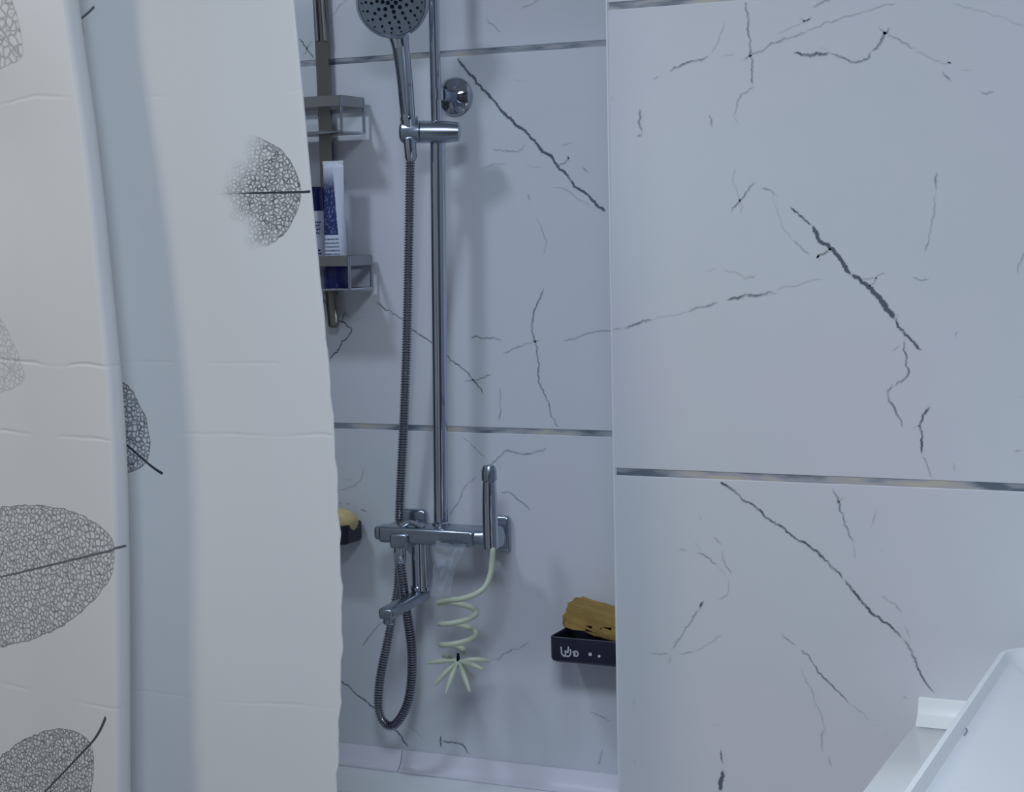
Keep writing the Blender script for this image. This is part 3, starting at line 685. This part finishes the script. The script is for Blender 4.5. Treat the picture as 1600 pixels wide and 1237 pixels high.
# ------------------------------------------------------------------ hose
q0 = Vector((hc.x, -.096, hc.z-.020))
hp = [q0, P(641, 260, -.086), P(639, 380, -.070), P(636, 520, -.055), P(631, 660, -.045), P(626, 760, -.038), P(624, 815, -.036), P(624, 870, -.036), P(622, 915, -.038), P(616, 950, -.045),
      P(606, 1000, -.055), P(594, 1060, -.060), P(591, 1100, -.062), P(597, 1124, -.064), P(610, 1134, -.066), P(624, 1124, -.068), P(637, 1098, -.070), P(643, 1060, -.074), P(643, 1010, -.080), P(636, 960, -.090), P(630, 915, -.100), P(625, 872, -.102)]
hp.append(Vector((hp[-1].x, -.102, bzc-.022)))
path = resample(smooth_path(hp, 14), .00072)
hose = thing('shower_hose', 'ribbed metal shower hose dropping from hand shower into a loop below the mixer', 'hose', pz(hp[14]))
rr = []
ph = 0
for i in range(len(path)): rr.append(.0066+.0012*(1 if (i % 6) < 3 else -1.0))
bm = bmesh.new(); tube(bm, path, rr, 14); obj('ribbed_hose', bm, HOSEM, hose)
bm = bmesh.new(); lathe(bm, [(.0075, -.030), (.0095, -.026), (.0100, -.004), (.0100, .004)], (hbase.x, hbase.y, hbase.z-.008), (0, -.1, 1), 20); obj('hose_nut', bm, CHROME, hose)
bm = bmesh.new(); lathe(bm, [(.0075, -.026), (.0100, -.022), (.0100, 0)], (hp[-1].x, -.102, d1.z), (0, 0, 1), 12); obj('hose_nut', bm, CHROME, hose)

# ------------------------------------------------------------------ hanging basket rack
rack = thing('shower_rack', 'tarnished steel two-tier wire rack hanging on the wall beside the curtain', 'rack', (-1.46, 0, 1.28))
bm = bmesh.new()
st = [P(496, -160, -.012), P(500, 0, -.012), P(506, 130, -.012), P(511, 260, -.012), P(514, 380, -.012), P(517, 460, -.012)]
def ribbon(bm, pts, wdt, th):
    rows = []
    for p, w2 in zip(pts, wdt):
        rows.append([(p.x-w2, p.y-th/2, p.z), (p.x+w2, p.y-th/2, p.z), (p.x+w2, p.y+th/2, p.z), (p.x-w2, p.y+th/2, p.z)])
    loft(bm, rows, close_first=True)
ribbon(bm, st, [.0115]*6, .006); obj('hanging_bar', bm, REFLMETAL, rack)
bm = bmesh.new(); tube(bm, [P(496, -160, -.017), P(503, 0, -.017), P(508, 64, -.017)], .0035, 10); tube(bm, [P(488, -160, -.017), P(492, 0, -.017), P(496, 64, -.017)], .0035, 10); obj('hook_wire', bm, GREYMETAL, rack)
bm = bmesh.new(); tp = smooth_path([P(517, 455, -.014), P(519, 480, -.016), P(521, 500, -.020), P(521, 512, -.022)], 5); tube(bm, tp, [.0105+.0*i for i in range(len(tp)-3)]+[.010, .008, .004], 14, flat=(1, .5)); obj('bar_end', bm, REFLMETAL, rack)
def basket(zt, zb, xr, w=.27, yb=-.012, yf=-.085):
    x0 = xr-w
    def band(name, z0, z1):
        bm = bmesh.new(); t = .0014
        box(bm, x0, xr, yf-t, yf+t, z0, z1, .0005, 1)
        o = obj(name, bm, GREYMETAL, rack)
        bm = bmesh.new(); box(bm, xr-t, xr+t, yf, yb, z0, z1, .0005, 1); obj('side_band', bm, GREYMETAL, o)
        bm = bmesh.new(); box(bm, x0-t, x0+t, yf, yb, z0, z1, .0005, 1); obj('side_band', bm, GREYMETAL, o)
        bm = bmesh.new(); box(bm, x0, xr, yb-t, yb+t, z0, z1, .0005, 1); obj('back_band', bm, GREYMETAL, o)
        return o
    band('top_band', zt-.017, zt)
    for x, y in ((xr, yf), (x0, yf), (xr, yb), (x0, yb), ((x0+xr)/2, yf)):
        bm = bmesh.new(); tube(bm, [(x, y-.001, zt-.002), (x, y-.001, zb)], .0026, 10); obj('upright_wire', bm, CHROME, rack)
    bm = bmesh.new()
    tube(bm, [(x0, yf, zb), (xr, yf, zb)], .0019, 8); tube(bm, [(xr, yf, zb), (xr, yb, zb)], .0019, 8); tube(bm, [(x0, yf, zb), (x0, yb, zb)], .0019, 8); tube(bm, [(x0, yb, zb), (xr, yb, zb)], .0019, 8)
    obj('bottom_wire', bm, CHROME, rack)
    bm = bmesh.new(); box(bm, x0, xr, yf, yb, zb-.0008, zb+.0008); obj('shelf_plate', bm, GREYMETAL, rack)
zt1, zb1 = P(533, 148, -.085).z, P(533, 205, -.085).z
zt2, zb2 = P(545, 399, -.085).z, P(545, 452, -.085).z
basket(zt1, zb1, P(533, 160, -.085).x); basket(zt2, zb2, P(546, 420, -.085).x)

def tube_mat():
    k = NT('printed_tube'); nt = k.t
    uv = k.node('ShaderNodeUVMap', uv_map='wrap'); sp = k.node('ShaderNodeSeparateXYZ'); nt.links.new(uv.outputs[0], sp.inputs[0]); U, V = sp.outputs[0], sp.outputs[1]
    nz = k.node('ShaderNodeTexNoise'); nz.inputs['Scale'].default_value = 26; nz.inputs['Detail'].default_value = 4; nt.links.new(uv.outputs[0], nz.inputs['Vector'])
    # navy panel whose right border runs down and to the right
    lim = mth(nt, 'MULTIPLY_ADD', V, -.30, .78)
    lft = mth(nt, 'LESS_THAN', U, lim)
    top = sstep(nt, V, .98, .72); bot = mth(nt, 'GREATER_THAN', V, .30)
    m1 = mth(nt, 'MULTIPLY', mth(nt, 'MULTIPLY', lft, top), bot)
    m1 = mth(nt, 'MULTIPLY', m1, mth(nt, 'MULTIPLY_ADD', sstep(nt, nz.outputs[0], .34, .46), .45, .55))
    # dashes of small print low on the tube
    row = mth(nt, 'LESS_THAN', mth(nt, 'FRACT', mth(nt, 'MULTIPLY', V, 28)), .5)
    n2 = k.node('ShaderNodeTexNoise'); n2.inputs['Scale'].default_value = 90; nt.links.new(uv.outputs[0], n2.inputs['Vector'])
    m2 = mth(nt, 'MULTIPLY', mth(nt, 'MULTIPLY', row, lft), mth(nt, 'MULTIPLY', mth(nt, 'LESS_THAN', V, .28), mth(nt, 'GREATER_THAN', n2.outputs[0], .47)))
    f = mth(nt, 'MAXIMUM', m1, m2)
    nt.links.new(mixc(nt, f, (.78, .82, .95, 1), (.02, .03, .16, 1)), k.b.inputs['Base Color']); k.b.inputs['Roughness'].default_value = .4
    return k.m
def squeeze(name, cxx, cyy, zb, zt, a0, a1, b0, b1, mat, parent, twist=0):
    bm = bmesh.new(); uvl = bm.loops.layers.uv.new('wrap'); rings = []; N = 14; Sg = 32
    for i in range(N+1):
        v = i/N; a = a0+(a1-a0)*v; b = b0+(b1-b0)*min(1, v*1.02)**1.1; b = max(b, .0012)
        rings.append([(bm.verts.new((cxx+a*cos(2*pi*k/Sg-pi+twist), cyy+b*sin(2*pi*k/Sg-pi+twist), zb+(zt-zb)*v)), k/Sg*2, v) for k in range(Sg+1)])
    for p, q2 in zip(rings, rings[1:]):
        for k in range(Sg):
            f = bm.faces.new((p[k][0], p[k+1][0], q2[k+1][0], q2[k][0]))
            for lp, z in zip(f.loops, (p[k], p[k+1], q2[k+1], q2[k])): lp[uvl].uv = (z[1], z[2])
    bmesh.ops.holes_fill(bm, edges=bm.edges, sides=0)
    bmesh.ops.remove_doubles(bm, verts=bm.verts, dist=1e-6)
    me = bpy.data.meshes.new(name); bmesh.ops.recalc_face_normals(bm, faces=bm.faces); bm.to_mesh(me); bm.free()
    for p in me.polygons: p.use_smooth = True
    return link(name, me, mat, parent)
TM = tube_mat()
yc = -.052
c1 = P(525, 400, yc); t1 = P(527, 252, yc); s1z = zb2+.001
cap_top = P(525, 414, yc).z
tb = thing('squeeze_tube', 'white squeeze tube with navy print standing on its navy cap in the lower basket', 'tube', (c1.x, yc, s1z), 'toiletries in the lower basket')
squeeze('tube_body', c1.x, yc, cap_top-.002, t1.z, .0195, .0190, .0150, .0012, TM, tb)
bm = bmesh.new(); box(bm, c1.x-.0195, c1.x+.019, yc-.0012, yc+.0012, t1.z-.006, t1.z+.001, .0005, 1); obj('crimp', bm, PVC2, tb)
bm = bmesh.new(); lathe(bm, [(.0185, 0), (.0195, .002), (.0200, cap_top-s1z-.006), (.0185, cap_top-s1z)], (c1.x, yc, s1z), (0, 0, 1), 36); obj('cap', bm, NAVY, tb)
c2 = P(484, 400, -.055)
bt = thing('shampoo_bottle', 'white bottle with navy top and lettering, half hidden by the curtain edge', 'bottle', (c2.x, -.055, s1z), 'toiletries in the lower basket')
bzt = P(490, 320, -.055).z
bm = bmesh.new(); loft(bm, [L(c2.x-.028, c2.x+.0235, -.072, -.038, .012, z) for z in (s1z, bzt-.001)], close_first=True); obj('bottle_body', bm, PVC2, bt)
bm = bmesh.new()
nb = P(490, 292, -.055).z
loft(bm, [L(c2.x-.028, c2.x+.0237, -.0723, -.0377, .012, bzt-.010), L(c2.x-.027, c2.x+.0235, -.072, -.038, .012, nb)], close_first=True); obj('cap', bm, NAVY, bt)
# lettering on the bottle front (illegible in the photo: dashes and a numeral)
bm = bmesh.new(); yy = -.0726
def stroke(bm, px0, py0, px1, py1, hw, Y):
    a, b = P(px0, py0, Y), P(px1, py1, Y); t = (b-a).normalized(); n_ = Vector((-t.z, 0, t.x))*hw
    vs = [a-n_, b-n_, b+n_, a+n_]; f1 = [bm.verts.new(v) for v in vs]; f2 = [bm.verts.new(v+Vector((0, .0004, 0))) for v in vs]
    bm.faces.new(f1); bm.faces.new(f2[::-1])
    for k in range(4): bm.faces.new((f1[k], f1[(k+1) % 4], f2[(k+1) % 4], f2[k]))
for yv in (347, 352, 358, 364):
    x = 486
    while x < 500:
        ln = random.uniform(2, 4); stroke(bm, x, yv+random.uniform(-.7, .7), min(x+ln, 501), yv+random.uniform(-.7, .7), .0012, yy); x += ln+1
stroke(bm, 491, 371, 492.5, 379, .0011, yy); stroke(bm, 489, 373, 491, 371, .0008, yy)
for yv in (391, 396):
    x = 488
    while x < 501:
        ln = random.uniform(2, 4.5); stroke(bm, x, yv, min(x+ln, 502), yv, .0016, yy); x += ln+.8
o = obj('lettering', bm, NAVYI, bt, smooth=False); o['kind'] = 'stuff'; o['label'] = 'small navy lettering'

# ------------------------------------------------------------------ soap dishes
def dish(x0, x1, yf, z0, z1, label):
    t = thing('soap_dish', label, 'soap dish', ((x0+x1)/2, 0, z0))
    y0, y1 = yf, -.002; r = .010
    bm = bmesh.new()
    def RL(i, z, rad=r):
        return [(x, y, z) for x, y in rrect(x0+i, x1-i, y0+i, y1-i*.3, max(rad-i*.5, .002), 5)]
    loft(bm, [RL(.006, z0), RL(.002, z0+.002), RL(0, z0+.006), RL(0, z1-.001), RL(.0008, z1), RL(.0030, z1), RL(.0036, z1-.001), RL(.0040, z0+.012), RL(.006, z0+.010)], close_first=True)
    obj('tray', bm, CHAR, t); return t
A = P(858, 1016, -.085); zt = P(870, 995, -.085).z; zb = P(870, 1035, -.085).z
dz0, dz1 = zb, zt
d1_ = dish(A.x, EX-.008, -.085, dz0, dz1, 'charcoal soap dish with white lettering on the wall, holding the ochre sponge')
bm = bmesh.new(); yy = -.0855
for a in [(876.5,1010,877.5,1021),(877.5,1021,881,1025),(881,1025,884,1024),(883.5,1024,883,1016),(884,1025,889,1025),(889,1025,892,1021),(892,1021,891,1014),(888,1010,887.5,1018),(884.5,1017,888,1020),
          (895,1018,900,1017),(900,1017,903.5,1020),(903.5,1020,902,1025),(902,1025,896,1024),(899,1020,896,1024),(895,1018,897.5,1021)]:
    stroke(bm, *a, .0010, yy)
for cxp, cyp, rad in ((922, 1022, .0027), (936, 1025, .0022)):
    c = P(cxp, cyp, yy); lathe(bm, [(rad, 0), (rad, .0005)], c, (0, 1, 0), 14)
o = obj('lettering', bm, WPRINT, d1_, smooth=False); o['kind'] = 'stuff'; o['label'] = 'white lettering and two dots'
# sponge
def lump(name, cx, cy, cz, sx, sy, sz, mat, seed, rough, bev, rot=0, sub=4):
    b = bmesh.new(); bmesh.ops.create_cube(b, size=2)
    bmesh.ops.subdivide_edges(b, edges=b.edges[:], cuts=12, use_grid_fill=True)
    from mathutils import noise
    for v in b.verts:
        p = v.co.copy(); s = p.normalized()*1.25
        p = p.lerp(s, bev)
        n_ = noise.noise(p*1.6+Vector((seed, 0, 0)))*rough*2 + noise.noise(p*5+Vector((0, seed, 0)))*rough
        p *= 1+n_
        p = Vector((p.x*sx, p.y*sy, p.z*sz)); p = Matrix.Rotation(rot, 3, 'Y') @ p
        v.co = p+Vector((cx, cy, cz))
    return b
sL, sR = P(874, 985, -.066), P(962, 1000, -.066)
zt = P(905, 955, -.05).z
scx = (sL.x+EX-.018)/2; shx = (EX-.016-sL.x)/2
szb = dz0+.0125
bm = lump('s', scx, -.050, (zt+szb)/2, shx*.93, .030, (zt-szb)/2*.80, SPONGE, 3.3, .05, .26, rot=.25)
for v in bm.verts: v.co.x = min(v.co.x, EX-.010)
mz = min(v.co.z for v in bm.verts)
for v in bm.verts: v.co.z += (szb-mz)*(1 if v.co.z < (zt+szb)/2 else .3)
tag(obj('sponge', bm, SPONGE), 'crumpled ochre bath sponge sitting in the lettered soap dish', 'sponge')
# left dish with soap
B_ = P(540, 852, -.062); zt2d = P(540, 822, -.062).z; zb2d = P(540, 853, -.062).z
dish(B_.x-.10, B_.x+.001, -.062, zb2d, zt2d, 'small dark soap dish beside the curtain edge, holding the yellow soap')
sc = P(536, 808, -.040)
bm = lump('s', sc.x-.020, -.036, zb2d+.0125+.019, .036, .018, .019, SOAP, 9.1, .02, .85)
mz = min(v.co.z for v in bm.verts)
for v in bm.verts: v.co.z += zb2d+.0125-mz
tag(obj('soap_bar', bm, SOAP), 'pale yellow rounded soap bar peeking out past the curtain edge', 'soap')

# ------------------------------------------------------------------ spiral tassel hanging from the lever
Yt = -.112
sxx = P(716, 1000, Yt).x
sp_t = thing('spiral_cord', 'pale cream spiral cord with a star-shaped end hanging from the mixer lever', 'cord', (sxx, Yt, P(716, 1075, Yt).z))
hang = [P(770, 858, Yt), P(769, 875, Yt), P(766, 897, Yt-.004), P(758, 916, Yt-.012), P(743, 928, Yt-.022), P(722, 935, Yt-.028), P(706, 937, Yt-.026)]
hang = [Vector((l0.x+.002, -.106, bzc-.010))]+hang
bm = bmesh.new()
rad = .030; z_a = P(706, 937, Yt).z
turns = []
import math as _m
z1_, z2_ = P(716, 937, Yt).z, P(716, 1022, Yt).z
NT_ = 90
for i in range(1, NT_+1):
    t = i/NT_; ang = -pi*.62 - 2*pi*2.6*t   # starts at front left, goes round the back
    r = rad*(1-.12*t)*(1 if t < .86 else 1-(t-.86)/.14*.8)
    turns.append(Vector((sxx+r*cos(ang), Yt+r*sin(ang), z1_+(z2_-z1_)*t)))
pp = smooth_path(hang, 8)+[t_ for t_ in turns[3:]]
pp = resample(smooth_path(pp[::2], 2), .003)
tube(bm, pp, .0045, 10); obj('cord', bm, CREAM, sp_t)
star = P(716, 1032, Yt)
for k, (ax_, ay_, az_) in enumerate([(-1, -.25, .02), (-.8, .55, .06), (1, -.25, -.02), (.85, .5, .08), (-.62, -.45, -.60), (-.18, -.55, -.78), (.60, -.4, -.78), (.1, .6, -.5)]):
    d = Vector((ax_, ay_, az_)).normalized(); ln = .050
    bm = bmesh.new(); pts = [star+d*(ln*i/7)+Vector((0, 0, -.006*(i/7)**2)) for i in range(8)]
    tube(bm, pts, [.0020, .0028, .0036, .0042, .0044, .0042, .0034, .0018], 8); obj('arm', bm, CREAM, sp_t)
bm = bmesh.new(); tube(bm, [star+Vector((0, 0, .012)), star+Vector((0, 0, 0)), star+Vector((0, 0, -.010))], [.002, .0032, .0015], 8); obj('knot', bm, RUBBER, sp_t)

# ------------------------------------------------------------------ clear plastic bag draped from the mixer
k = NT('clear_film'); nt = k.t
tp_ = k.node('ShaderNodeBsdfTransparent'); mxs = k.node('ShaderNodeMixShader'); mxs.inputs[0].default_value = .34
k.b.inputs['Base Color'].default_value = (.62, .68, .78, 1); k.b.inputs['Roughness'].default_value = .22
nt.links.new(tp_.outputs[0], mxs.inputs[1]); nt.links.new(k.b.outputs[0], mxs.inputs[2]); nt.links.new(mxs.outputs[0], k.n['Material Output'].inputs['Surface'])
FILM = k.m
bm = bmesh.new(); rowsb = []
from mathutils import noise as _n
for i in range(29):
    v = i/28; xl = 681-8*v; xrr = 729-24*v-6*math.sin(v*3); y = 843+(930-843)*v+0
    r_ = []
    for j in range(17):
        u = j/16; p = P(xl+(xrr-xl)*u, y+7*u*(1-v), -.118)
        crum = .010*(1-v)**2+.003
        p.y += _n.noise(Vector((u*5, v*6, 1)))*crum-.010*math.sin(pi*u)
        p.z += _n.noise(Vector((u*9, v*3, 5)))*.004*(1-v)
        r_.append(bm.verts.new(p))
    rowsb.append(r_)
for a, b in zip(rowsb, rowsb[1:]):
    for j in range(16): bm.faces.new((a[j], a[j+1], b[j+1], b[j]))
tag(obj('plastic_bag', bm, FILM), 'crumpled clear plastic bag hanging off the middle of the mixer', 'bag')
